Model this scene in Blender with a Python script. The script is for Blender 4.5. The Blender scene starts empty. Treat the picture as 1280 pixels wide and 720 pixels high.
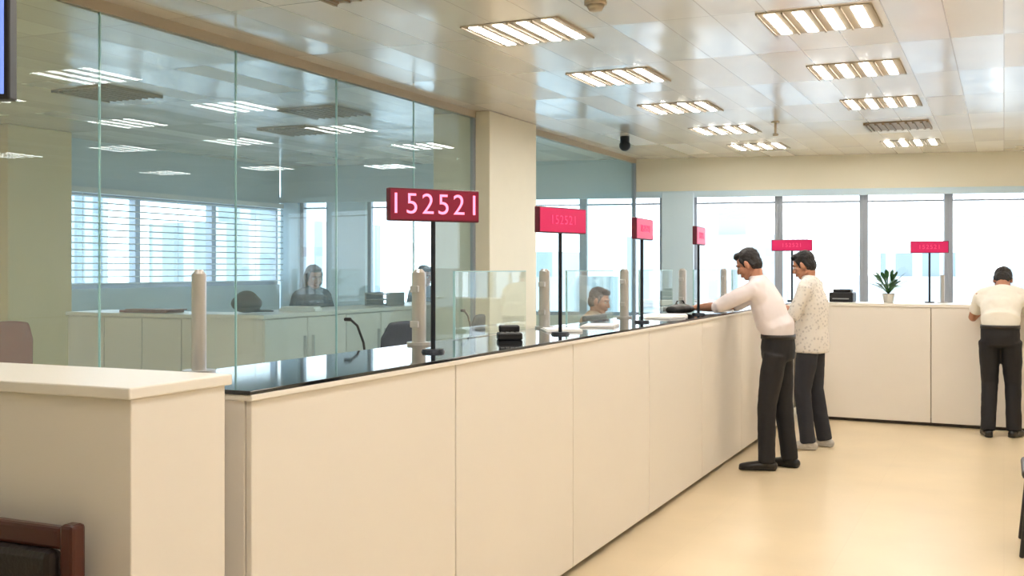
import bpy, bmesh, math, random
from mathutils import Vector, Matrix, Euler
random.seed(4)
S=bpy.context.scene
COL=S.collection
def srgb(r,g,b):
    f=lambda c:(c/255/12.92) if c/255<=.04045 else ((c/255+.055)/1.055)**2.4
    return (f(r),f(g),f(b),1)
# ---------------------------------------------------------------- materials
def newmat(n):
    m=bpy.data.materials.new(n); m.use_nodes=True
    nt=m.node_tree; return m,nt,nt.nodes,nt.links
def pmat(n,col,rough=.5,metal=0,spec=.5,noise=0,nscale=8,bump=0,bscale=40,emit=None,es=0,coat=0):
    m,nt,N,L=newmat(n); b=N['Principled BSDF']
    b.inputs['Base Color'].default_value=col; b.inputs['Roughness'].default_value=rough
    b.inputs['Metallic'].default_value=metal; b.inputs['Specular IOR Level'].default_value=spec
    b.inputs['Coat Weight'].default_value=coat
    tc=N.new('ShaderNodeTexCoord')
    if noise:
        t=N.new('ShaderNodeTexNoise'); t.inputs['Scale'].default_value=nscale; t.inputs['Detail'].default_value=4
        L.new(tc.outputs['Object'],t.inputs['Vector'])
        mx=N.new('ShaderNodeMixRGB'); mx.inputs[1].default_value=tuple(c*(1-noise) for c in col[:3])+(1,)
        mx.inputs[2].default_value=tuple(min(1,c*(1+noise)) for c in col[:3])+(1,)
        L.new(t.outputs['Fac'],mx.inputs[0]); L.new(mx.outputs[0],b.inputs['Base Color'])
    if bump:
        t=N.new('ShaderNodeTexNoise'); t.inputs['Scale'].default_value=bscale
        L.new(tc.outputs['Object'],t.inputs['Vector'])
        bp=N.new('ShaderNodeBump'); bp.inputs['Strength'].default_value=bump; bp.inputs['Distance'].default_value=.01
        L.new(t.outputs['Fac'],bp.inputs['Height']); L.new(bp.outputs[0],b.inputs['Normal'])
    if emit:
        b.inputs['Emission Color'].default_value=emit; b.inputs['Emission Strength'].default_value=es
    return m
def glassmat(n,tint,base=.06,k=.8,rough=0.0,haze=0,hcol=(.75,.88,.92,1)):
    m,nt,N,L=newmat(n); N.remove(N['Principled BSDF']); out=N['Material Output']
    tr=N.new('ShaderNodeBsdfTransparent'); tr.inputs[0].default_value=tint
    gl=N.new('ShaderNodeBsdfGlossy'); gl.inputs['Roughness'].default_value=rough; gl.inputs[0].default_value=(.95,.98,1,1)
    lw=N.new('ShaderNodeLayerWeight'); lw.inputs[0].default_value=.5
    p=N.new('ShaderNodeMath'); p.operation='POWER'; p.inputs[1].default_value=4
    q=N.new('ShaderNodeMath'); q.operation='MULTIPLY_ADD'; q.inputs[1].default_value=k; q.inputs[2].default_value=base
    L.new(lw.outputs['Facing'],p.inputs[0]); L.new(p.outputs[0],q.inputs[0])
    src=tr.outputs[0]
    if haze:
        df=N.new('ShaderNodeBsdfDiffuse'); df.inputs[0].default_value=hcol
        tl=N.new('ShaderNodeBsdfTranslucent'); tl.inputs[0].default_value=hcol
        m1=N.new('ShaderNodeMixShader'); L.new(df.outputs[0],m1.inputs[1]); L.new(tl.outputs[0],m1.inputs[2])
        m2=N.new('ShaderNodeMixShader'); m2.inputs[0].default_value=haze; L.new(src,m2.inputs[1]); L.new(m1.outputs[0],m2.inputs[2]); src=m2.outputs[0]
    mx=N.new('ShaderNodeMixShader'); L.new(q.outputs[0],mx.inputs[0]); L.new(src,mx.inputs[1]); L.new(gl.outputs[0],mx.inputs[2])
    L.new(mx.outputs[0],out.inputs[0]); return m
def tilemat(n,c1,c2,cm,w,h,mortar,rough,bump=.2,noise=.0,nscale=3,spec=.5,metal=0,vary=False):
    m,nt,N,L=newmat(n); b=N['Principled BSDF']; tc=N.new('ShaderNodeTexCoord')
    def brick(w,h,a,b2,c):
        br=N.new('ShaderNodeTexBrick'); br.offset=0; br.inputs['Scale'].default_value=1
        br.inputs['Brick Width'].default_value=w; br.inputs['Row Height'].default_value=h
        br.inputs['Mortar Size'].default_value=mortar; br.inputs['Mortar Smooth'].default_value=.2
        br.inputs['Color1'].default_value=a; br.inputs['Color2'].default_value=b2; br.inputs['Mortar'].default_value=c
        L.new(tc.outputs['Object'],br.inputs['Vector']); return br
    br=brick(w,h,c1,c2,cm)
    src=br.outputs['Color']
    if noise:
        t=N.new('ShaderNodeTexNoise'); t.inputs['Scale'].default_value=nscale; t.inputs['Detail'].default_value=6
        L.new(tc.outputs['Object'],t.inputs['Vector'])
        mp=N.new('ShaderNodeMapRange'); mp.inputs['To Min'].default_value=1-noise; mp.inputs['To Max'].default_value=1+noise*.5
        L.new(t.outputs['Fac'],mp.inputs[0])
        mx=N.new('ShaderNodeMixRGB'); mx.blend_type='MULTIPLY'; mx.inputs[0].default_value=1
        L.new(src,mx.inputs[1]); L.new(mp.outputs[0],mx.inputs[2]); src=mx.outputs[0]
    L.new(src,b.inputs['Base Color'])
    b.inputs['Roughness'].default_value=rough; b.inputs['Specular IOR Level'].default_value=spec; b.inputs['Metallic'].default_value=metal
    nrm=None
    if bump:
        bp=N.new('ShaderNodeBump'); bp.invert=True; bp.inputs['Strength'].default_value=bump; bp.inputs['Distance'].default_value=.004
        L.new(br.outputs['Fac'],bp.inputs['Height']); L.new(bp.outputs[0],b.inputs['Normal']); nrm=bp
    if vary:
        rb_=brick(w,h,(0,0,0,1),(1,1,1,1),(.5,.5,.5,1))
        a=N.new('ShaderNodeMapRange'); a.inputs['To Min'].default_value=.12; a.inputs['To Max'].default_value=.30
        c=N.new('ShaderNodeMapRange'); c.inputs['To Min'].default_value=.36; c.inputs['To Max'].default_value=.12
        L.new(rb_.outputs['Color'],a.inputs[0]); L.new(rb_.outputs['Color'],c.inputs[0])
        L.new(a.outputs[0],b.inputs['Roughness']); L.new(c.outputs[0],b.inputs['Metallic'])
        mpg=N.new('ShaderNodeMapping'); mpg.inputs['Scale'].default_value=(1.6,.9,1); L.new(tc.outputs['Object'],mpg.inputs[0])
        t=N.new('ShaderNodeTexNoise'); t.inputs['Scale'].default_value=1.3; t.inputs['Detail'].default_value=1; L.new(mpg.outputs[0],t.inputs['Vector'])
        b2=N.new('ShaderNodeBump'); b2.inputs['Strength'].default_value=.6; b2.inputs['Distance'].default_value=.025
        L.new(t.outputs['Fac'],b2.inputs['Height']); L.new(b2.outputs[0],nrm.inputs['Normal'])
    return m
M={}
M['cream']=pmat('cream_laminate',srgb(231,225,216),.38,noise=.025,nscale=2)
M['creamtop']=pmat('cream_top',srgb(236,231,222),.3)
M['seam']=pmat('seam_shadow_gap',srgb(160,145,125),.7)
M['plinth']=pmat('plinth_dark',srgb(80,68,58),.5)
M['black']=pmat('black_glass_top',srgb(14,18,24),.06,spec=.8,noise=.1)
M['wall']=pmat('painted_wall',srgb(232,225,205),.7,noise=.03,nscale=1.2,bump=.05)
M['leftwall']=pmat('left_wall_paint',srgb(240,216,164),.7,noise=.03,nscale=1.2,bump=.05)
M['bluewall']=pmat('office_wall',srgb(200,220,232),.7,noise=.03,nscale=1.2)  # bluish light falling on the office walls is put into this colour
M['column']=pmat('column_paint',srgb(236,229,208),.5,noise=.02)
M['floor']=tilemat('floor_marble',srgb(226,207,173),srgb(223,204,170),srgb(220,200,166),.8,.8,.002,.3,bump=.0,noise=.16,nscale=1.6,spec=.4)
M['ceil']=tilemat('ceiling_metal_planks',srgb(245,237,227),srgb(240,231,220),srgb(208,198,186),.3,1.2,.004,.17,bump=.35,spec=.8,vary=True)
M['frame']=pmat('window_frame',srgb(160,168,180),.4,metal=.3)
M['trim']=pmat('brown_trim',srgb(186,174,154),.5)
M['vent']=pmat('vent_louvre',srgb(158,140,116),.5)
M['steel']=pmat('brushed_steel',srgb(205,206,208),.28,metal=.75,bump=.05,bscale=200)
M['dark']=pmat('dark_metal',srgb(40,44,52),.4,metal=.5)
M['signcase']=pmat('sign_case_red',srgb(92,14,38),.4)
M['plastic']=pmat('black_plastic',srgb(22,22,25),.45)
M['grey']=pmat('grey_plastic',srgb(150,152,152),.5)
M['white']=pmat('white_plastic',srgb(232,232,228),.45)
M['glass']=glassmat('partition_glass',(.885,.965,.985,1),.018,.32,haze=.10,hcol=(.66,.86,.94,1))
M['lowglass']=glassmat('screen_glass',(.92,.97,.95,1),.05,.6,haze=.03)
M['edge']=pmat('glass_edge',srgb(170,212,214),.15)
M['winglass']=glassmat('window_glass',(.95,.98,1,1),.03,.5)
def emat(n,col,s):
    m,nt,N,L=newmat(n); b=N['Principled BSDF']; b.inputs['Base Color'].default_value=col
    b.inputs['Emission Color'].default_value=col; b.inputs['Emission Strength'].default_value=s; b.inputs['Roughness'].default_value=.4
    return m
M['tube']=emat('light_tube',(1,.955,.90,1),38)
M['reflector']=pmat('light_reflector',srgb(186,176,160),.8)
M['ledpanel']=emat('led_panel_red',srgb(112,8,40),.5)
M['ledpink']=emat('led_panel_pink',srgb(180,14,76),.7)
M['leddigit']=emat('led_digit',srgb(255,140,178),1.4)
M['leddim']=emat('led_digit_dim',srgb(225,70,120),.7)
M['screen']=emat('tv_screen',srgb(120,150,235),.9)
M['pcscreen']=emat('pc_screen',srgb(150,180,205),.5)
M['wood']=pmat('mahogany',srgb(72,30,22),.3,noise=.25,nscale=14)
M['leather']=pmat('dark_leather',srgb(38,28,26),.4,bump=.2,bscale=60)
M['brownleather']=pmat('brown_leather',srgb(140,70,46),.45,bump=.15,bscale=60)
M['chairfab']=pmat('chair_fabric',srgb(70,78,88),.8,bump=.1)
M['leaf']=pmat('leaf',srgb(66,108,66),.5,noise=.3)
M['pot']=pmat('clay_pot',srgb(205,200,190),.5)
M['soil']=pmat('soil',srgb(50,36,26),.9)
M['paper']=pmat('paper',srgb(238,238,236),.7)
M['blind']=pmat('blind_slat',srgb(225,232,236),.5)
M['bld1']=tilemat('facade_a',srgb(132,146,158),srgb(148,162,172),srgb(200,206,210),1.6,1.3,.32,.5,bump=0)
M['bld2']=tilemat('facade_b',srgb(176,182,186),srgb(160,170,176),srgb(214,214,212),2.2,1.5,.4,.5,bump=0)
M['ground']=pmat('city_ground',srgb(190,194,196),.9,noise=.2,nscale=.1)
M['skin']=pmat('skin',srgb(186,132,104),.5,noise=.05,nscale=20)
M['lip']=pmat('lips',srgb(158,92,82),.45)
M['eye']=pmat('eye_white',srgb(215,210,204),.3)
M['iris']=pmat('iris',srgb(28,18,14),.2)
M['hair']=pmat('black_hair',srgb(20,17,18),.55,bump=.6,bscale=120)
M['shirt']=pmat('white_shirt',srgb(230,221,222),.75,bump=.1,bscale=25)
M['shirt3']=pmat('cream_shirt',srgb(232,227,216),.75,bump=.1,bscale=25)
M['trouser']=pmat('black_trouser',srgb(18,17,22),.7,bump=.1)
M['jeans']=pmat('dark_jeans',srgb(36,38,46),.8,noise=.2,nscale=12,bump=.1)
M['shoe']=pmat('black_shoe',srgb(20,17,16),.3)
M['sneaker']=pmat('grey_sneaker',srgb(190,184,176),.6,noise=.4,nscale=25)
M['tan']=pmat('tan_shirt',srgb(186,158,130),.8)
M['bluesh']=pmat('blue_blouse',srgb(74,92,112),.8)
M['ceramic']=pmat('sensor_plastic',srgb(200,188,170),.5)
M['belt']=pmat('belt_leather',srgb(30,22,18),.4)
m,nt,N,L=newmat('patterned_shirt'); b=N['Principled BSDF']; b.inputs['Roughness'].default_value=.8
tc=N.new('ShaderNodeTexCoord'); v=N.new('ShaderNodeTexVoronoi'); v.inputs['Scale'].default_value=36
L.new(tc.outputs['Object'],v.inputs['Vector']); cr=N.new('ShaderNodeValToRGB')
cr.color_ramp.elements[0].position=.1; cr.color_ramp.elements[0].color=srgb(186,181,178)
cr.color_ramp.elements[1].position=.45; cr.color_ramp.elements[1].color=srgb(226,221,214)
L.new(v.outputs['Distance'],cr.inputs[0]); L.new(cr.outputs[0],b.inputs['Base Color']); M['pattern']=m
# ---------------------------------------------------------------- helpers
def obj(name,me,parent=None,loc=(0,0,0),rot=(0,0,0)):
    o=bpy.data.objects.new(name,me); COL.objects.link(o); o.location=loc; o.rotation_euler=rot
    if parent: o.parent=parent
    return o
def root(name,loc=(0,0,0),rz=0):
    o=bpy.data.objects.new(name,None); COL.objects.link(o); o.location=loc; o.rotation_euler=(0,0,rz); o.empty_display_size=.1; return o
def addbox(bm,b,mi=0):
    x0,y0,z0,x1,y1,z1=b
    vs=[bm.verts.new(p) for p in ((x0,y0,z0),(x1,y0,z0),(x1,y1,z0),(x0,y1,z0),(x0,y0,z1),(x1,y0,z1),(x1,y1,z1),(x0,y1,z1))]
    for q in ((0,3,2,1),(4,5,6,7),(0,1,5,4),(1,2,6,5),(2,3,7,6),(3,0,4,7)):
        f=bm.faces.new([vs[i] for i in q]); f.material_index=mi
def boxes(name,bl,mats,parent=None,loc=(0,0,0),rz=0,bevel=0,rx=0):
    bm=bmesh.new()
    for b in bl: addbox(bm,b[:6],b[6] if len(b)>6 else 0)
    me=bpy.data.meshes.new(name); bm.to_mesh(me); bm.free()
    for m in (mats if isinstance(mats,(list,tuple)) else [mats]): me.materials.append(m)
    o=obj(name,me,parent,loc,(rx,0,rz))
    if bevel:
        md=o.modifiers.new('bev','BEVEL'); md.width=bevel; md.segments=2; md.limit_method='ANGLE'
    return o
def loft(bm,pts,rad,side=(1,0,0),n=16,cap=.6,mi=0):
    pts=[Vector(p) for p in pts]; R=[(r,r) if not isinstance(r,(tuple,list)) else r for r in rad]
    side=Vector(side); m=len(pts); fr=[]
    for i in range(m):
        t=(pts[min(i+1,m-1)]-pts[max(i-1,0)]).normalized()
        s=side-t*side.dot(t)
        if s.length<1e-3:
            s=Vector((0,1,0))-t*t.y
            if s.length<1e-3: s=Vector((0,0,1))-t*t.z
        s.normalize(); fr.append((t,s,t.cross(s)))
    rings=[]
    def ring(c,s,u,a,b): rings.append([bm.verts.new(c+s*(a*math.cos(2*math.pi*k/n))+u*(b*math.sin(2*math.pi*k/n))) for k in range(n)])
    t,s,u=fr[0]; a,b=R[0]; c0=min(a,b)*cap
    if cap: ring(pts[0]-t*c0*.95,s,u,a*.35,b*.35); ring(pts[0]-t*c0*.6,s,u,a*.8,b*.8)
    for i in range(m): ring(pts[i],fr[i][1],fr[i][2],R[i][0],R[i][1])
    t,s,u=fr[-1]; a,b=R[-1]; c0=min(a,b)*cap
    if cap: ring(pts[-1]+t*c0*.6,s,u,a*.8,b*.8); ring(pts[-1]+t*c0*.95,s,u,a*.35,b*.35)
    for i in range(len(rings)-1):
        for k in range(n):
            f=bm.faces.new((rings[i][k],rings[i][(k+1)%n],rings[i+1][(k+1)%n],rings[i+1][k])); f.material_index=mi
    f=bm.faces.new(list(reversed(rings[0]))); f.material_index=mi
    f=bm.faces.new(rings[-1]); f.material_index=mi
def ell(bm,c,r,rot=None,seg=20,mi=0):
    mt=Matrix.Translation(c)@(rot.to_matrix().to_4x4() if rot else Matrix())@Matrix.Diagonal((r[0],r[1],r[2],1))
    res=bmesh.ops.create_uvsphere(bm,u_segments=seg,v_segments=max(8,seg//2),radius=1,matrix=mt)
    for v in res['verts']:
        for f in v.link_faces: f.material_index=mi
def finish(bm,name,mats,parent=None,loc=(0,0,0),rot=(0,0,0),smooth=True):
    bmesh.ops.recalc_face_normals(bm,faces=bm.faces[:])
    me=bpy.data.meshes.new(name); bm.to_mesh(me); bm.free()
    for m in (mats if isinstance(mats,(list,tuple)) else [mats]): me.materials.append(m)
    if smooth: me.polygons.foreach_set('use_smooth',[True]*len(me.polygons))
    return obj(name,me,parent,loc,rot)
_tex={}
def clouds(sc):
    if sc not in _tex:
        t=bpy.data.textures.new('fold%g'%sc,'CLOUDS'); t.noise_scale=sc; t.noise_depth=2; _tex[sc]=t
    return _tex[sc]
def blob(bm,name,mat,parent,voxel=.01,sm=4,disp=0,dsc=.12,loc=(0,0,0)):
    bmesh.ops.recalc_face_normals(bm,faces=bm.faces[:])
    me=bpy.data.meshes.new('t'); bm.to_mesh(me); bm.free()
    o=obj('t',me)
    r=o.modifiers.new('r','REMESH'); r.mode='VOXEL'; r.voxel_size=voxel
    s=o.modifiers.new('s','SMOOTH'); s.iterations=sm; s.factor=.5
    if disp:
        d=o.modifiers.new('d','DISPLACE'); d.texture=clouds(dsc); d.strength=disp; d.mid_level=.5; d.texture_coords='LOCAL'
    dg=bpy.context.evaluated_depsgraph_get(); ev=o.evaluated_get(dg)
    m2=bpy.data.meshes.new_from_object(ev); bpy.data.objects.remove(o)
    m2.materials.clear(); m2.materials.append(mat); m2.name=name
    m2.polygons.foreach_set('use_smooth',[True]*len(m2.polygons))
    return obj(name,m2,parent,loc)
# ---------------------------------------------------------------- room
HC=2.95; H=1.18
XL,XR,Y0=-9.25,4.2,-3.0
PHI=math.radians(12); A=Vector((-4.38,13.5,0))
boxes('floor',[(XL-.3,Y0-.2,-.1,XR+.3,16.3,0)],M['floor'])
boxes('ceiling',[(XL-.3,Y0-.2,HC,XR+.3,15.6,HC+.1)],M['ceil'])
boxes('wall_right',[(XR,Y0,0,XR+.15,15.6,HC)],M['wall'])
boxes('wall_front',[(XL,Y0-.15,0,XR,Y0,HC)],M['wall'])
WZ0,WZ1=1.3,2.38
boxes('wall_left',[(XL-.15,Y0,0,XL,8.4,HC,0),(XL-.15,8.4,0,XL,12.44,WZ0,1),(XL-.15,8.4,WZ1,XL,12.44,HC,1)],[M['leftwall'],M['bluewall']])
boxes('wall_pillar',[(XL,7.6,0,XL+.35,8.4,HC)],M['leftwall'],bevel=.01)
SL=-4.98; SR=8.7
wb=[(SL,0,2.5,0,.3,HC,1),(0,0,2.5,SR,.3,HC,0),(SL,0,0,SR,.3,.9,0)]
pill=[(SL,-4.72),(-4.28,-3.72),(.36,.74)]
for a,b_ in pill: wb.append((a,0,.9,b_,.3,2.5,1))
wb.append((8.2,0,.9,SR,.3,2.5,0))
boxes('wall_back',wb,[M['wall'],M['bluewall']],loc=(A.x,A.y,0),rz=PHI)
boxes('trim_1',[(.36,-.22,0,.76,-.001,2.5)],M['bluewall'],loc=(A.x,A.y,0),rz=PHI,bevel=.01)
boxes('trim_2',[(SL,-.05,2.44,SR-.2,-.001,2.52)],M['bluewall'],loc=(A.x,A.y,0),rz=PHI)
def window(n,s0,s1,z0=.9,z1=2.5):
    r=root('window_%d'%n,(A.x,A.y,0),PHI)
    t=.05
    boxes('frame',[(s0,.08,z0,s0+t,.18,z1),(s1-t,.08,z0,s1,.18,z1),(s0+t,.08,z0,s1-t,.18,z0+t),(s0+t,.08,z1-t,s1-t,.18,z1),(s0+t,.1,2.36,s1-t,.16,2.38)],M['frame'],r,bevel=.004)
    boxes('pane',[(s0+t,.125,z0+t,s1-t,.13,z1-t)],M['winglass'],r)
k=1
for a,b_ in [(-4.72,-4.28),(-3.72,-2.7),(-2.7,-1.7),(-1.7,-.7),(-.7,.36),(.74,1.82),(1.82,2.86),(2.86,3.86),(3.86,4.86),(4.86,5.86),(5.86,6.9),(6.9,8.2)]:
    window(k,a,b_); k+=1
r=root('window_%d'%k,(XL,8.4,0),math.radians(90))
for i in range(3):
    a=i*1.345
    boxes('frame',[(a,.03,WZ0,a+.04,.13,WZ1),(a+1.305,.03,WZ0,a+1.345,.13,WZ1),(a+.04,.03,WZ0,a+1.305,.13,WZ0+.05),(a+.04,.03,WZ1-.05,a+1.305,.13,WZ1)],M['frame'],r)
    boxes('pane',[(a+.04,.08,WZ0+.05,a+1.305,.085,WZ1-.05)],M['winglass'],r)
r=root('venetian_blind',(XL,8.42,0),math.radians(90))
boxes('slats',[(.02,-.09,WZ0+.05+i*.075,3.98,-.05,WZ0+.062+i*.075) for i in range(14)]+[(.02,-.1,WZ1-.02,3.98,-.02,WZ1+.04)],M['blind'],r)
boxes('cords',[(x,-.062,WZ0+.05,x+.006,-.058,WZ1) for x in (.4,1.9,3.4)],M['white'],r)
XG=-4.38
r=root('glass_partition_wall')
seams=[-1.3,-.2,.93,2.06,3.2,4.32,5.44,6.56,7.68,8.76]
for a,b_ in zip(seams[:-1],seams[1:]):
    boxes('pane',[(XG-.006,a+.004,.06,XG+.006,b_-.004,HC-.06)],M['glass'],r)
    boxes('edge',[(XG-.0065,b_-.003,.06,XG+.0065,b_+.003,HC-.06)],M['edge'],r)
boxes('pane',[(XG-.006,9.86,.06,XG+.006,13.42,HC-.06)],M['glass'],r)
boxes('rails',[(XG-.03,-1.3,HC-.06,XG+.03,8.76,HC),(XG-.03,9.86,HC-.06,XG+.03,13.45,HC),(XG-.03,-1.3,.0,XG+.03,8.76,.06),(XG-.03,9.86,0,XG+.03,13.45,.06)],M['trim'],r)
boxes('end_posts',[(XG-.02,8.745,.06,XG+.02,8.775,HC-.06),(XG-.025,13.42,.06,XG+.025,13.46,HC-.06)],M['frame'],r)
boxes('wall_pillar',[(-4.80,8.78,0,-4.22,9.85,HC)],M['column'],bevel=.01)
# ---------------------------------------------------------------- ceiling items
FX=.31; FY=.3
def fixture(x,y):
    r=root('ceiling_light',(x,y,HC))
    boxes('housing',[(-FX,-FY,-.005,FX,FY,-.001)]+[(-FX+.145+.155*i-.005,-FY+.01,-.016,-FX+.145+.155*i+.005,FY-.01,-.005) for i in range(3)]+[(-FX,-FY,-.012,-FX+.01,FY,-.005),(FX-.01,-FY,-.012,FX,FY,-.005)],M['reflector'],r)
    boxes('tubes',[(-FX+.044+.155*i,-FY+.03,-.009,-FX+.102+.155*i,FY-.03,-.0055) for i in range(4)],M['tube'],r)
for y in (2.6,4.28,5.95,7.63,9.31,11.0,12.65): fixture(-2.6,y)  # near end of the row is out of view, added for light
for y in (1.25,2.95,4.65,6.35,8.05,9.75,13.0): fixture(-.955,y)
for x in (.75,2.6):  # rows out of view, added to light the hall
    for y in (0,2.95,6.35,9.75,12.5): fixture(x,y)
for x in (-8,-6.6,-5.4):  # unseen office fixtures, added to brighten the space behind the glass
    for y in (.2,2.6): fixture(x,y)
for (x,y) in ((-.955,11.35),(-2.95,4.55),(-6.6,4.6),(-6.6,6.6),(-6.6,9.2),(-5.6,8.2)):
    r=root('ceiling_air_vent',(x,y,HC))
    boxes('louvres',[(-.3,-.3,-.012,.3,.3,-.001)]+[(-.27+.07*i,-.27,-.025,-.25+.07*i,.27,-.012) for i in range(8)]+[(-.3,-.3,-.025,-.28,.3,-.012),(.28,-.3,-.025,.3,.3,-.012)],M['vent'],r)
def small_round(name,x,y,parts):
    r=root(name,(x,y,HC))
    bm=bmesh.new()
    for z0,z1,r0,r1 in parts: loft(bm,[(0,0,z0),(0,0,z1)],[r0,r1],cap=0,n=20)
    finish(bm,'body',M['ceramic'],r)
small_round('smoke_detector',-1.98,5.42,[(-.001,-.02,.06,.06),(-.02,-.05,.05,.035)])
small_round('fire_sprinkler',-2.02,10.6,[(-.001,-.01,.04,.04),(-.01,-.12,.012,.012),(-.12,-.14,.03,.02)])
r=root('security_camera',(-3.72,11.1,HC))
bm=bmesh.new(); loft(bm,[(0,0,-.001),(0,0,-.07)],[.05,.05],cap=0); ell(bm,Vector((0,0,-.1)),(.062,.062,.062)); finish(bm,'dome',M['dark'],r)
# ---------------------------------------------------------------- counters
CX=-1.96
r=root('teller_counter')
ys=[2.5+1.27*i for i in range(7)]+[11.28]
bl=[(CX-.04,2.51,.08,CX-.02,11.6,H-.04,1),(CX-.5,2.53,.08,CX-.04,11.6,H-.05,0),(CX-.48,2.55,0,CX-.06,11.6,.08,2)]
for a,b_ in zip(ys[:-1],ys[1:]): bl.append((CX-.02,a+.004,.035,CX,b_-.004,H-.03,0))
bl.append((CX-.52,2.5,.0,CX-.022,2.53,H-.03,0))
boxes('panels',bl,[M['cream'],M['seam'],M['plinth']],r,bevel=.003)
boxes('top_rim',[(CX-.53,2.49,H-.03,CX+.012,11.75,H-.012)],M['creamtop'],r,bevel=.003)
boxes('glass_top',[(CX-.53,2.485,H-.012,CX+.01,11.75,H)],M['black'],r,bevel=.002)
r=root('teller_desk')
boxes('work_surface',[(CX-1.15,2.7,.72,CX-.54,11.2,.75)],M['creamtop'],r,bevel=.003)
boxes('work_legs',[(CX-1.12,y,0,CX-.58,y+.03,.72) for y in (2.8,5.0,7.2,9.4,11.1)],M['cream'],r)
YB=11.24; rzb=math.radians(-3)
r=root('service_counter',(CX,YB,0),rzb)
xs=[.06,1.32,2.58,3.6,4.6]
bl=[(.06,.04,.08,4.6,.5,H-.05,0),(.06,.02,.08,4.6,.04,H-.04,1),(.06,.06,0,4.6,.48,.08,2)]
for a,b_ in zip(xs[:-1],xs[1:]): bl.append((a+.004,0,.035,b_-.004,.02,H-.03,0))
boxes('panels',bl,[M['cream'],M['seam'],M['plinth']],r,bevel=.003)
boxes('top',[(.03,-.012,H-.03,4.62,.52,H)],M['creamtop'],r,bevel=.003)
r=root('storage_cabinet')
boxes('body',[(-3.4,2.04,0,CX-.005,2.395,1.205)],M['cream'],r,bevel=.003)
boxes('top',[(-3.42,2.025,1.205,CX+.005,2.415,1.235)],M['creamtop'],r,bevel=.004)
posts=[2.83,4.31,5.79,7.24,8.75,10.2]
for i,y in enumerate(posts):
    r=root('steel_screen_post',(-2.43,y,H)); w=.024 if i==0 else .032
    bm=bmesh.new(); loft(bm,[(0,0,0),(0,0,.012)],[.055,.055],cap=0,n=24); loft(bm,[(0,0,.012),(0,0,.33)],[w,w],cap=0,n=24); loft(bm,[(0,0,.33),(0,0,.345)],[w*.9,w*.5],cap=0,n=24)
    finish(bm,'post',M['steel'],r,smooth=False)
    if i:
        boxes('clamp',[(-.02,-.05,.08,.02,-.03,.11),(-.02,-.05,.24,.02,-.03,.27)],M['steel'],r,bevel=.004)
for y in posts[1:]:
    r=root('teller_glass_screen',(-2.43,y,H))
    boxes('pane',[(-.005,.35,.003,.005,1.2,.33)] if y<10 else [(-.005,.35,.003,.005,.9,.33)],M['lowglass'],r)
    boxes('edges',[(-.006,.35,.33,.006,1.2 if y<10 else .9,.335),(-.006,.345,.003,.006,.35,.335)],M['edge'],r)
def sign(x,y,rz,z=1.79,W=.42,txt='152521',base=H,hh=.135,first=False):
    r=root('queue_number_display',(x,y,base),rz); zc=z-base
    boxes('case',[(-W/2,-.02,zc-hh/2,W/2,.012,zc+hh/2)],M['signcase'],r,bevel=.005)
    boxes('led_panel',[(-W/2+.006,-.0225,zc-hh/2+.006,W/2-.006,-.0205,zc+hh/2-.006)],M['ledpanel'] if first else M['ledpink'],r)
    bm=bmesh.new(); loft(bm,[(0,0,.012),(0,0,zc-hh/2)],[.010,.010],cap=0); loft(bm,[(0,0,0),(0,0,.012)],[.05,.045],cap=0,n=24); finish(bm,'pole',M['dark'],r,smooth=False)
    c=bpy.data.curves.new('digits','FONT'); c.body=txt; c.size=hh*(.9 if first else .5); c.align_x='CENTER'; c.align_y='CENTER'; c.extrude=.001; c.space_character=1.2; c.offset=-.0006
    c.materials.append(M['leddigit'] if first else M['leddim']); obj('digits',c,r,(0,-.0245,zc),(math.radians(90),0,0))
R=math.radians
sign(-2.165,3.96,R(56),first=True); sign(-2.13,5.29,R(76),z=1.78); sign(-2.12,6.67,R(93),z=1.78); sign(-2.085,7.95,R(96),z=1.77)
sign(-2.04,11.62,R(3),z=1.77,hh=.12); sign(-.68,11.6,R(3),z=1.74,W=.36,hh=.12)
def rb(name,x,y,z,rz=0): return root(name,(x,y,z),rz)
r=rb('card_reader',-2.2,4.80,H,R(30))
boxes('body',[(-.06,-.05,0,.06,.05,.035),(-.05,-.01,.035,.05,.045,.07)],M['plastic'],r,bevel=.008)
boxes('keys',[(-.045+.024*i,-.042+.013*j,.035,-.028+.024*i,-.033+.013*j,.039) for i in range(4) for j in range(2)],M['grey'],r)
def chair_arc(x,y,z,rz):  # curved stem stands in for the dark outline of a chair back
    r=rb('chair_back_arc',x,y,z,rz); bm=bmesh.new()
    loft(bm,[(0,0,0),(0,0,.02)],[.05,.045],cap=0)
    loft(bm,[(0,0,.02),(0,0,.32),(0,.015,.42),(0,.05,.50),(0,.09,.53)],[.006]*5,cap=0); loft(bm,[(0,.09,.53),(0,.12,.53)],[.009,.009])
    finish(bm,'stem',M['plastic'],r)
chair_arc(-2.8,4.45,.75,R(90)); chair_arc(-2.8,5.6,.75,R(60))
def monitor(x,y,z,rz):
    r=rb('computer_monitor',x,y,z,rz)
    boxes('stand',[(-.1,-.08,0,.1,.08,.015),(-.025,.01,.015,.025,.035,.2)],M['plastic'],r,bevel=.003)
    boxes('housing',[(-.24,-.02,.12,.24,.01,.42)],M['plastic'],r,bevel=.006)
    boxes('screen',[(-.225,-.0225,.135,.225,-.0205,.405)],M['pcscreen'],r)
for y in (7.8,9.9): monitor(-2.85,y,.751,R(90+180))
monitor(-1.3,12.1,.741,R(180)); monitor(-.2,12.05,.741,R(180))
r=rb('staff_desk',-1.9,11.85,0)
boxes('top',[(0,0,.71,4.4,.6,.74)],M['creamtop'],r); boxes('legs',[(0.02,.02,0,.06,.58,.71),(4.34,.02,0,4.38,.58,.71),(2.2,.02,0,2.24,.58,.71)],M['cream'],r)
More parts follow.
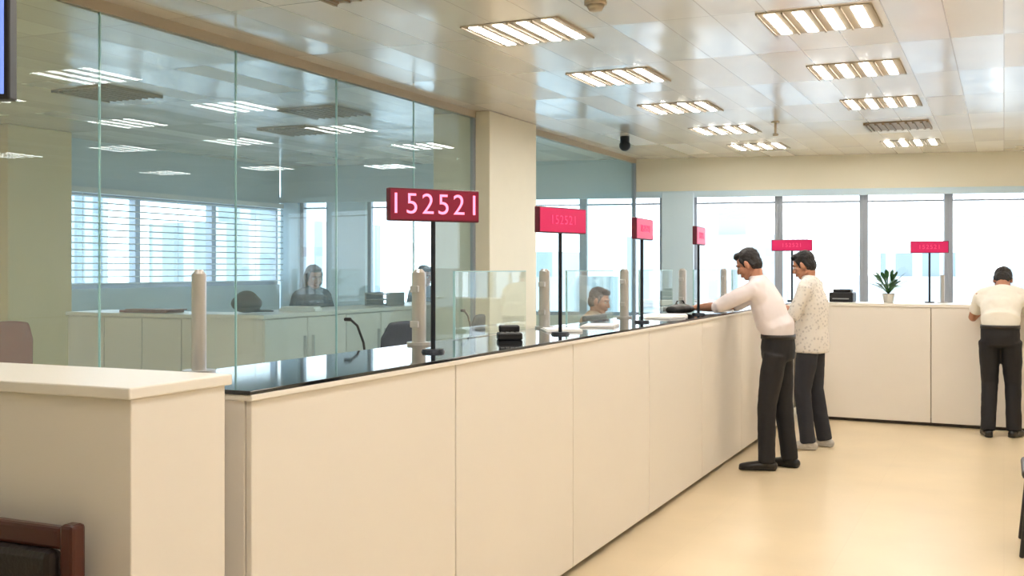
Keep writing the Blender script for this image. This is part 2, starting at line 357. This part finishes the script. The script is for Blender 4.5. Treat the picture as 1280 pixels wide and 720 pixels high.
for (x,y,a) in ((-2.2,6.1,12),(-2.15,7.3,-8),(-2.25,5.6,30),(-2.2,7.65,20),(-2.15,9.0,5)):
    r=rb('paper_stack',x,y,H+.001,R(a)); boxes('sheets',[(-.1,-.14,0,.1,.14,.006),(-.09,-.13,.006,.1,.12,.012)],M['paper'],r)
r=rb('black_handbag',-2.24,8.0,H,R(80)); bm=bmesh.new()
loft(bm,[(-.15,0,.035),(-.05,0,.04),(.05,0,.04),(.15,0,.035)],[(.05,.03),(.07,.038),(.07,.038),(.05,.03)],side=(0,1,0)); loft(bm,[(-.08,0,.07),(-.05,0,.1),(.05,0,.1),(.08,0,.07)],[.007]*4)
blob(bm,'body',M['plastic'],r,voxel=.006,sm=2)
r=rb('document_printer',-1.52,11.6,H,R(-3)); boxes('body',[(-.12,-.1,0,.12,.1,.1),(-.09,-.06,.1,.09,.08,.13)],M['plastic'],r,bevel=.012); boxes('tray',[(-.08,-.13,.03,.08,-.1,.04)],M['grey'],r)
for x in (-1.82,-.56,.45):
    r=rb('steel_screen_post',x,11.6,H); bm=bmesh.new(); loft(bm,[(0,0,0),(0,0,.01)],[.05,.05],cap=0); loft(bm,[(0,0,.01),(0,0,.28)],[.022,.022],cap=0); finish(bm,'post',M['steel'],r,smooth=False)
r=rb('potted_plant',-1.06,11.48,H); bm=bmesh.new(); loft(bm,[(0,0,0),(0,0,.09)],[.045,.06],cap=0); finish(bm,'pot',M['pot'],r,smooth=False)
bm=bmesh.new(); loft(bm,[(0,0,.09),(0,0,.093)],[.055,.055],cap=0); finish(bm,'soil',M['soil'],r)
bm=bmesh.new()
for i in range(52):
    a=random.uniform(0,2*math.pi); l=random.uniform(.20,.38); el=random.uniform(.6,1.45); d=Vector((math.cos(a)*math.cos(el),math.sin(a)*math.cos(el),math.sin(el)))
    s=Vector((-math.sin(a),math.cos(a),0)); base=Vector((0,0,.09)); prev=None
    for j,(t,w) in enumerate(((0,.003),(.5,.004),(.65,.018),(.85,.02),(1,.001))):
        p=base+d*l*t+Vector((0,0,-.06*t*t*l/.2)); cur=(bm.verts.new(p-s*w),bm.verts.new(p+s*w))
        if prev: bm.faces.new((prev[0],prev[1],cur[1],cur[0]))
        prev=cur
finish(bm,'leaves',M['leaf'],r)
# ---------------------------------------------------------------- office behind the glass
r=rb('filing_credenza',-5.0,6.54,0)
boxes('carcass',[(-.56,0,0,-.02,3.3,1.15)],M['cream'],r,bevel=.003)
boxes('top',[(-.58,-.02,1.15,.01,3.32,1.18)],M['creamtop'],r,bevel=.003)
boxes('doors',[(-.02,.006+.55*i,.06,0,.542+.55*i,1.14) for i in range(6)],M['cream'],r,bevel=.003)
boxes('handles',[(.0,(.49 if i%2==0 else .05)+.55*i,.82,.025,(.505 if i%2==0 else .065)+.55*i,1.0) for i in range(6)],M['steel'],r,bevel=.003)
r=rb('low_cabinet',-7.4,6.95,0)
boxes('carcass',[(0,0,0,1.7,.5,1.12)],M['cream'],r,bevel=.003); boxes('top',[(-.02,-.02,1.12,1.72,.52,1.15)],M['creamtop'],r,bevel=.003)
boxes('doors',[(.01+.42*i,-.02,.05,.42+.42*i,0,1.11) for i in range(4)],M['cream'],r,bevel=.003)
r=rb('paper_stack',-5.22,7.3,1.181,R(20)); boxes('sheets',[(-.15,-.11,0,.15,.11,.02),(-.13,-.12,.02,.14,.1,.035)],M['paper'],r)
r=rb('black_cap_hat',-5.33,6.75,1.182,R(-30)); bm=bmesh.new(); ell(bm,Vector((0,0,.075)),(.12,.12,.075)); ell(bm,Vector((0,0,.1)),(.09,.09,.075)); loft(bm,[(0,.05,.015),(0,.2,.012)],[(.09,.012),(.07,.008)]); blob(bm,'crown',M['plastic'],r,voxel=.008)
r=rb('paper_stack',-6.6,7.15,1.151,R(4)); boxes('sheets',[(-.3,-.11,0,.2,.11,.02),(-.23,-.12,.02,.24,.1,.03)],M['brownleather'],r)
r=rb('document_tray',-5.3,8.75,1.181); boxes('trays',[(-.12,-.16,.0+.05*i,.12,.16,.008+.05*i) for i in range(3)]+[(-.12,-.16,0,-.11,.16,.12),(.11,-.16,0,.12,.16,.12)],M['grey'],r)
def office_chair(x,y,rz,fab,top=1.15):
    r=rb('office_chair',x,y,0,rz); bm=bmesh.new()
    for i in range(5):
        a=i*2*math.pi/5; loft(bm,[(0,0,.1),(.28*math.cos(a),.28*math.sin(a),.065)],[.022,.016],cap=.5,n=10)
        ell(bm,Vector((.28*math.cos(a),.28*math.sin(a),.028)),(.02,.028,.028),seg=10)
    loft(bm,[(0,0,.1),(0,0,.42)],[.03,.025],cap=0,n=12)
    loft(bm,[(0,-.2,.44),(0,-.27,.5),(0,-.28,.75)],[(.03,.012)]*3,n=10)
    for s in (-1,1): loft(bm,[(s*.2,0,.45),(s*.28,0,.47),(s*.28,.02,.66),(s*.28,-.1,.68),(s*.28,.15,.68)],[.014]*5,n=10)
    finish(bm,'base',M['plastic'],r)
    bm=bmesh.new(); loft(bm,[(0,-.22,.47),(0,0,.465),(0,.22,.47)],[(.22,.035),(.25,.04),(.23,.035)])
    loft(bm,[(0,-.23,.6),(0,-.25,.8),(0,-.24,top-.1),(0,-.22,top)],[(.18,.025),(.22,.03),(.21,.028),(.15,.022)])
    blob(bm,'cushions',fab,r,voxel=.012,sm=6)
office_chair(-6.3,5.65,R(0),M['brownleather'],1.15)
office_chair(-3.6,6.5,R(-100),M['chairfab']); office_chair(-3.6,7.8,R(-80),M['chairfab']); office_chair(-3.42,9.15,R(-90),M['chairfab'],1.0)
# ---------------------------------------------------------------- wooden armchair (front left)
r=rb('wooden_armchair',-2.32,1.72,-0.0,R(180))
boxes('frame',[(-.27,-.26,0,-.225,-.215,.905),(.225,-.26,0,.27,-.215,.905),(-.27,.2,0,-.225,.245,.66),(.225,.2,0,.27,.245,.66),
 (-.225,-.255,.84,.225,-.22,.895),(-.225,-.25,.5,.225,-.22,.55),(-.28,-.26,.64,-.215,.26,.67),(.215,-.26,.64,.28,.26,.67),(-.225,-.24,.38,.225,.23,.42),(-.225,.205,.2,.225,.235,.23)],M['wood'],r,bevel=.01)
boxes('upholstery',[(-.215,-.215,.42,.215,.22,.49),(-.21,-.25,.55,.21,-.2,.84)],M['leather'],r,bevel=.02)
def waiting_chair(x,y,rz):
    r=rb('waiting_chair',x,y,0,rz); bm=bmesh.new()
    for s in (-1,1):
        loft(bm,[(s*.22,.24,.012),(s*.22,.2,.43)],[.013]*2,n=10); loft(bm,[(s*.22,-.26,.012),(s*.22,-.2,.43),(s*.22,-.26,.85)],[.013]*3,n=10)
    loft(bm,[(-.22,.0,.4),(.22,.0,.4)],[.012]*2,n=10)
    finish(bm,'legs',M['plastic'],r)
    boxes('seat',[(-.24,-.2,.42,.24,.24,.47),(-.23,-.27,.55,.23,-.23,.86)],M['leather'],r,bevel=.02)
waiting_chair(.325,6.5,R(90)); waiting_chair(.42,8.45,R(90))
r=rb('wall_television',-2.93,1.97,0,R(24.5))
boxes('case',[(-.45,0,2.0,.45,.05,2.55)],M['plastic'],r,bevel=.006); boxes('screen',[(-.435,-.003,2.015,.435,-.0005,2.535)],M['screen'],r); boxes('bracket',[(-.03,.01,2.55,.03,.04,HC)],M['dark'],r)
# ---------------------------------------------------------------- people
def hand(bm,W,d,n,side_out,curl=.5):
    W=Vector(W); d=Vector(d).normalized(); n=Vector(n); n=(n-d*n.dot(d)).normalized(); s=d.cross(n)
    if s.dot(Vector(side_out))<0: s=-s
    loft(bm,[W-d*.02,W+d*.02,W+d*.06,W+d*.088],[(.026,.02),(.033,.017),(.04,.015),(.038,.012)],side=s,n=14)
    for i,l in enumerate((.072,.08,.074,.058)):
        p=W+d*.085+s*(.033-.022*i); a=0; pts=[p-d*.02,p]; q=p.copy()
        for j,f in enumerate((.45,.32,.23)):
            a+=curl*(.5+.2*j); q=q+(d*math.cos(a)+n*math.sin(a)+s*(.12-.08*i))*l*f; pts.append(q.copy())
        loft(bm,pts,[.009,.009,.0088,.008,.007],side=s,n=10)
    p=W+d*.025+s*.028
    loft(bm,[p-s*.012,p+s*.02+d*.02+n*.008,p+s*.034+d*.045+n*.014,p+s*.036+d*.066+n*.02],[.013,.012,.0105,.008],side=n,n=10)
def person(name,loc,rz,P,shirt,trousers,shoe,scale=1,sleeve=.55,untuck=False,female=False,longhair=False):
    r=root(name,loc,rz); r.scale=(scale,)*3
    skin=M['skin']
    pv=Vector(P['pelvis']); ch=Vector(P['chest']); nk=Vector(P['neck']); hd=Vector(P['head'])
    HM=Matrix.Translation(hd)@Euler((R(P.get('pitch',0)),0,R(P.get('yaw',0))),'XYZ').to_matrix().to_4x4()
    mid=(pv*.45+ch*.55); up=ch.lerp(nk,.62)
    sx=.9 if female else 1
    sh=[Vector(p) for p in P['sh']]; el=[Vector(p) for p in P['el']]; wr=[Vector(p) for p in P['wr']]
    kn=[Vector(p) for p in P['knee']]; an=[Vector(p) for p in P['ankle']]; toe=[Vector(p).normalized() for p in P['toe']]
    hp=[pv+Vector((-.09*sx,0,-.05)),pv+Vector((.09*sx,0,-.05))]
    bm=bmesh.new()
    loft(bm,[pv-Vector((0,0,.06)),pv,mid,ch,up,nk],[(.13*sx,.09),(.14*sx,.095),(.12*sx,.082),(.14*sx,.09),(.12*sx,.065),(.055,.055)])
    base=HM@Vector((0,-.03,-.07)); loft(bm,[nk-Vector((0,0,.04)),nk.lerp(base,.5),base],[.055*sx,.05*sx,.052*sx])
    for i in (0,1):
        loft(bm,[up,sh[i]],[.04,.038]); e2=el[i]
        loft(bm,[sh[i],sh[i].lerp(e2,.5),e2],[.040*sx,.040*sx,.036*sx]); loft(bm,[e2,e2.lerp(wr[i],.35),wr[i]],[.037*sx,.037*sx,.024*sx])
        loft(bm,[hp[i],hp[i].lerp(kn[i],.5),kn[i]],[.075,.068,.05]); loft(bm,[kn[i],kn[i].lerp(an[i],.3),an[i]],[.05,.05,.035])
        hd_=P['hand'][i] if 'hand' in P else ((wr[i]-el[i]),(0,0,-1))
        hand(bm,wr[i],hd_[0],hd_[1],P.get('thumb',[(1,0,0),(-1,0,0)])[i],P.get('curl',.5))
    def H_(p): return HM@Vector(p)
    hr=HM.to_quaternion()
    ell(bm,H_((0,-.015,.025)),(.074,.092,.088),hr); ell(bm,H_((0,.02,-.03)),(.06,.064,.078),hr); ell(bm,H_((0,.052,-.09)),(.03,.026,.022),hr)
    for s in (-1,1):
        ell(bm,H_((s*.038,.045,-.03)),(.024,.03,.03),hr); ell(bm,H_((s*.076,-.008,-.012)),(.010,.019,.032),hr)
        loft(bm,[H_((0,.078,.02)),H_((s*.04,.07,.022))],[.01,.009],n=8); loft(bm,[H_((s*.055,-.01,-.06)),H_((s*.025,.06,-.09))],[.016,.016],n=8)
    loft(bm,[H_((0,.078,.012)),H_((0,.096,-.02)),H_((0,.097,-.034))],[.008,.011,.014],n=10)
    for s in (-1,1): ell(bm,H_((s*.011,.088,-.036)),(.008,.010,.008),hr)
    ell(bm,H_((0,.078,-.062)),(.026,.014,.014),hr)
    blob(bm,'body',skin,r,voxel=.0048,sm=2)
    bm=bmesh.new()
    for s in (-1,1):
        ell(bm,H_((s*.031,.0665,-.001)),(.0135,.011,.008),hr,seg=12,mi=0); ell(bm,H_((s*.031,.0735,-.001)),(.006,.005,.006),hr,seg=10,mi=1)
        loft(bm,[H_((s*.014,.083,.021)),H_((s*.032,.079,.026)),H_((s*.05,.067,.021))],[.004,.0045,.003],n=8,mi=2)
    loft(bm,[H_((-.022,.083,-.058)),H_((0,.091,-.057)),H_((.022,.083,-.058))],[.003,.005,.003],n=8,mi=3)
    loft(bm,[H_((-.02,.083,-.065)),H_((0,.090,-.067)),H_((.02,.083,-.065))],[.003,.006,.003],n=8,mi=3)
    finish(bm,'face_features',[M['eye'],M['iris'],M['hair'],M['lip']],r)
    bm=bmesh.new()
    ell(bm,H_((0,-.025,.042)),(.080,.090,.080),hr); ell(bm,H_((0,-.055,-.010)),(.068,.054,.075),hr); ell(bm,H_((0,.032,.086)),(.058,.046,.030),hr)
    for s in (-1,1):
        loft(bm,[H_((s*.070,.022,.05)),H_((s*.071,.016,0.0)),H_((s*.068,.016,-.02))],[.015,.010,.006],n=8)
        loft(bm,[H_((s*.066,-.03,.03)),H_((s*.064,-.05,-.035))],[.018,.016],n=8)
    if longhair:
        loft(bm,[H_((0,-.06,.03)),H_((0,-.085,-.06)),H_((0,-.09,-.17))],[(.08,.05),(.085,.045),(.06,.03)])
        for s in (-1,1): loft(bm,[H_((s*.075,-.01,.03)),H_((s*.08,-.02,-.07)),H_((s*.075,-.05,-.15))],[.025,.025,.02])
    blob(bm,'hair',M['hair'],r,voxel=.006,sm=2,disp=.012,dsc=.02)
    bm=bmesh.new()
    if untuck:
        low=[pv+Vector((0,0,-.11)),pv+Vector((0,0,-.02)),pv+Vector((0,0,.08))]; lr=[(.195*sx,.150),(.188*sx,.147),(.176*sx,.136)]
    else:
        low=[pv+Vector((0,0,.03)),pv+Vector((0,0,.095)),pv+Vector((0,0,.14))]; lr=[(.142*sx,.102),(.157*sx,.117),(.168*sx,.130)]
    loft(bm,low+[mid+Vector((0,0,.02)),ch,up,nk-Vector((0,0,.005))],lr+[(.166*sx,.130),(.174*sx,.126),(.160*sx,.098),(.068,.066)],n=24,cap=.1)
    loft(bm,[nk-Vector((0,0,.03)),nk.lerp(base,.38)],[.070*sx,.064*sx],cap=.1)
    for i in (0,1):
        shi=sh[i].lerp(nk,.10)-Vector((0,0,.008))
        loft(bm,[nk.lerp(up,.45),nk.lerp(up,.5).lerp(shi,.5)+Vector((0,0,.004)),shi],[.075*sx,.070*sx,.064*sx])
        loft(bm,[ch+(sh[i]-nk)*.35,shi-Vector((0,0,.02))],[.08,.062])
        pts=[shi,shi.lerp(el[i],.5),el[i]] if sleeve>=1 else [shi,shi.lerp(el[i],sleeve*.6),shi.lerp(el[i],sleeve)]
        rr=[.065*sx,.060*sx,.054*sx] if sleeve>=1 else [.065*sx,.063*sx,.062*sx]
        loft(bm,pts,rr,cap=.3)
        if sleeve>1: loft(bm,[el[i],el[i].lerp(wr[i],.4*(sleeve-1)),el[i].lerp(wr[i],sleeve-1)],[.054*sx,.049*sx,.043*sx],cap=.2)
    blob(bm,'shirt',shirt,r,voxel=.009,sm=8,disp=.018,dsc=.15)
    bm=bmesh.new()
    tp=.02 if untuck else .07
    loft(bm,[pv+Vector((0,0,tp)),pv+Vector((0,0,.0)),pv-Vector((0,0,.09))],[(.162*sx,.122),(.165*sx,.127),(.162*sx,.118)],n=24,cap=.2)
    for i in (0,1):
        a2=an[i]; kd=kn[i]
        loft(bm,[hp[i],hp[i].lerp(kd,.5),kd,kd.lerp(a2,.5),a2-Vector((0,0,.03))],[.092,.086,.073,.067,.065],cap=.1)
    blob(bm,'trousers',trousers,r,voxel=.009,sm=4,disp=.012,dsc=.12)
    if not untuck:
        bm=bmesh.new(); loft(bm,[pv+Vector((0,0,.062)),pv+Vector((0,0,.095))],[(.1675*sx,.1275),(.1675*sx,.1275)],cap=0,n=32); finish(bm,'belt',M['belt'],r)
    bm=bmesh.new()
    for i in (0,1):
        t=toe[i]; sd=Vector((t.y,-t.x,0)); f=Vector((an[i].x,an[i].y,0))
        g=an[i].z-.09
        z=lambda h:Vector((0,0,h+g))
        loft(bm,[f-t*.06+z(.035),f+z(.042),f+t*.08+z(.036),f+t*.15+z(.03),f+t*.19+z(.026)],[(.034,.034),(.038,.041),(.044,.034),(.046,.028),(.034,.022)],side=sd,cap=.7,n=16)
        loft(bm,[f-t*.065+z(.012),f+t*.03+z(.012),f+t*.13+z(.012),f+t*.2+z(.012)],[(.036,.011),(.038,.011),(.049,.011),(.036,.011)],side=sd,cap=.7,n=16)
        loft(bm,[f+z(.04),f+z(.1)],[.045,.042],cap=.1)
    blob(bm,'shoes',shoe,r,voxel=.007,sm=1)
    return r
man1=dict(pelvis=(0,-.02,.93),chest=(0,.06,1.25),neck=(0,.14,1.44),head=(0,.215,1.56),pitch=-28,yaw=0,
 sh=[(-.185,.11,1.375),(.185,.11,1.375)],el=[(-.25,.385,1.235),(.25,.385,1.235)],wr=[(-.09,.60,1.22),(.09,.6,1.22)],
 knee=[(-.1,.04,.49),(.1,-.03,.49)],ankle=[(-.11,.04,.09),(.11,-.08,.09)],toe=[(-.3,1,0),(.2,1,0)],curl=.2,
 hand=[((.5,.85,0),(0,0,-1)),((-.5,.85,0),(0,0,-1))],thumb=[(1,0,0),(-1,0,0)])
person('customer_man',(-1.585,8.33,0),R(86),man1,M['shirt'],M['trouser'],M['shoe'],sleeve=1.05)
man2=dict(pelvis=(0,0,.93),chest=(0,-.01,1.24),neck=(0,.02,1.44),head=(0,.07,1.555),pitch=-22,yaw=0,
 sh=[(-.185,0,1.37),(.185,0,1.37)],el=[(-.22,.10,1.11),(.22,.10,1.11)],wr=[(-.13,.34,1.205),(.13,.34,1.205)],
 knee=[(-.1,.05,.49),(.1,0,.49)],ankle=[(-.12,.0,.09),(.12,-.08,.09)],toe=[(-.2,1,0),(.2,1,0)],curl=.2,
 hand=[((.3,.9,0),(0,0,-1)),((-.3,.9,0),(0,0,-1))])
person('customer_man',(-1.49,9.42,0),R(84),man2,M['pattern'],M['jeans'],M['sneaker'],sleeve=1.25,untuck=True)
man3=dict(pelvis=(0,-.02,.92),chest=(0,.08,1.18),neck=(0,.22,1.34),head=(0,.32,1.415),pitch=-50,yaw=0,
 sh=[(-.19,.15,1.28),(.19,.15,1.28)],el=[(-.26,.27,1.06),(.26,.27,1.06)],wr=[(-.13,.50,1.222),(.13,.50,1.222)],
 knee=[(-.09,.03,.49),(.1,.06,.49)],ankle=[(-.1,-.04,.09),(.11,.03,.09)],toe=[(-.25,1,0),(.25,1,0)],curl=.15,
 hand=[((.4,.9,-.05),(0,0,-1)),((-.4,.9,-.05),(0,0,-1))])
person('customer_man',(-.03,10.74,0),R(-4),man3,M['shirt3'],M['trouser'],M['shoe'],sleeve=.7)
stand=dict(pelvis=(0,0,.93),chest=(0,.0,1.24),neck=(0,.02,1.44),head=(0,.05,1.555),pitch=-15,
 sh=[(-.17,0,1.37),(.17,0,1.37)],el=[(-.24,.0,1.10),(.24,.0,1.10)],wr=[(-.22,.18,.92),(.22,.18,.92)],
 knee=[(-.09,.02,.49),(.09,.02,.49)],ankle=[(-.09,0,.09),(.09,0,.09)],toe=[(0,1,0),(0,1,0)])
person('bank_clerk_woman',(-5.95,8.5,0),R(-120),stand,M['bluesh'],M['trouser'],M['shoe'],scale=.93,sleeve=1.6,untuck=True,female=True,longhair=True)
person('bank_clerk_woman',(-5.80,10.35,0),R(-100),stand,M['bluesh'],M['trouser'],M['shoe'],scale=.93,sleeve=1.6,untuck=True,female=True,longhair=True)
sit=dict(pelvis=(0,-.04,.60),chest=(0,0,.92),neck=(0,.05,1.12),head=(0,.10,1.235),pitch=-15,
 sh=[(-.17,.02,1.05),(.17,.02,1.05)],el=[(-.23,.1,.79),(.23,.1,.79)],wr=[(-.12,.33,.80),(.12,.33,.80)],
 knee=[(-.11,.36,.52),(.11,.36,.52)],ankle=[(-.11,.34,.09),(.11,.34,.09)],toe=[(0,1,0),(0,1,0)],curl=.3,
 hand=[((.2,.9,0),(0,0,-1)),((-.2,.9,0),(0,0,-1))])
person('bank_clerk_woman',(-3.42,9.2,0),R(-90),sit,M['tan'],M['trouser'],M['shoe'],scale=1.0,sleeve=1.6,untuck=True,female=True)
# ---------------------------------------------------------------- exterior
boxes('city_ground',[(-160,-60,-30.2,160,260,-30)],M['ground'])
def bld(x,y,w,d,top,m):
    r=root('office_building',(x,y,-30)); boxes('tower',[(-w/2,-d/2,0,w/2,d/2,top+30),(-w/4,-d/4,top+30,w/4,d/4,top+31.5)],m,r)
bmats=[M['bld1'],M['bld2']]
for i,(x,y,w,t) in enumerate([(-26,62,7,1),(-14,58,8,3.2),(-5,75,9,1.0),(2,60,4,4),(8,66,8,.8),(15,62,6,3.4),(24,70,9,1.5),(-38,50,10,4),(-52,42,12,7),(-48,22,10,6),(-44,60,9,2)]):
    bld(x,y,w,8,t,bmats[i%2])
w=bpy.data.worlds.new('World'); S.world=w; w.use_nodes=True; N=w.node_tree.nodes; L=w.node_tree.links
bg=N['Background']; tc=N.new('ShaderNodeTexCoord'); sp=N.new('ShaderNodeSeparateXYZ'); cr=N.new('ShaderNodeValToRGB')
L.new(tc.outputs['Generated'],sp.inputs[0]); L.new(sp.outputs['Z'],cr.inputs[0])
cr.color_ramp.elements[0].position=0; cr.color_ramp.elements[0].color=(.94,.97,1,1)
cr.color_ramp.elements[1].position=.5; cr.color_ramp.elements[1].color=(.78,.9,1,1)
L.new(cr.outputs[0],bg.inputs[0]); bg.inputs[1].default_value=4.4
cd=bpy.data.cameras.new('Camera'); cam=bpy.data.objects.new('Camera',cd); COL.objects.link(cam)
cam.location=(0,0,1.53); cam.rotation_euler=(R(90),0,R(24.49)); cd.sensor_width=36; cd.lens=1350/1280*36; cd.shift_y=-25/1280
cd.clip_end=500; S.camera=cam
S.view_settings.view_transform='Standard'; S.view_settings.look='None'; S.view_settings.exposure=0
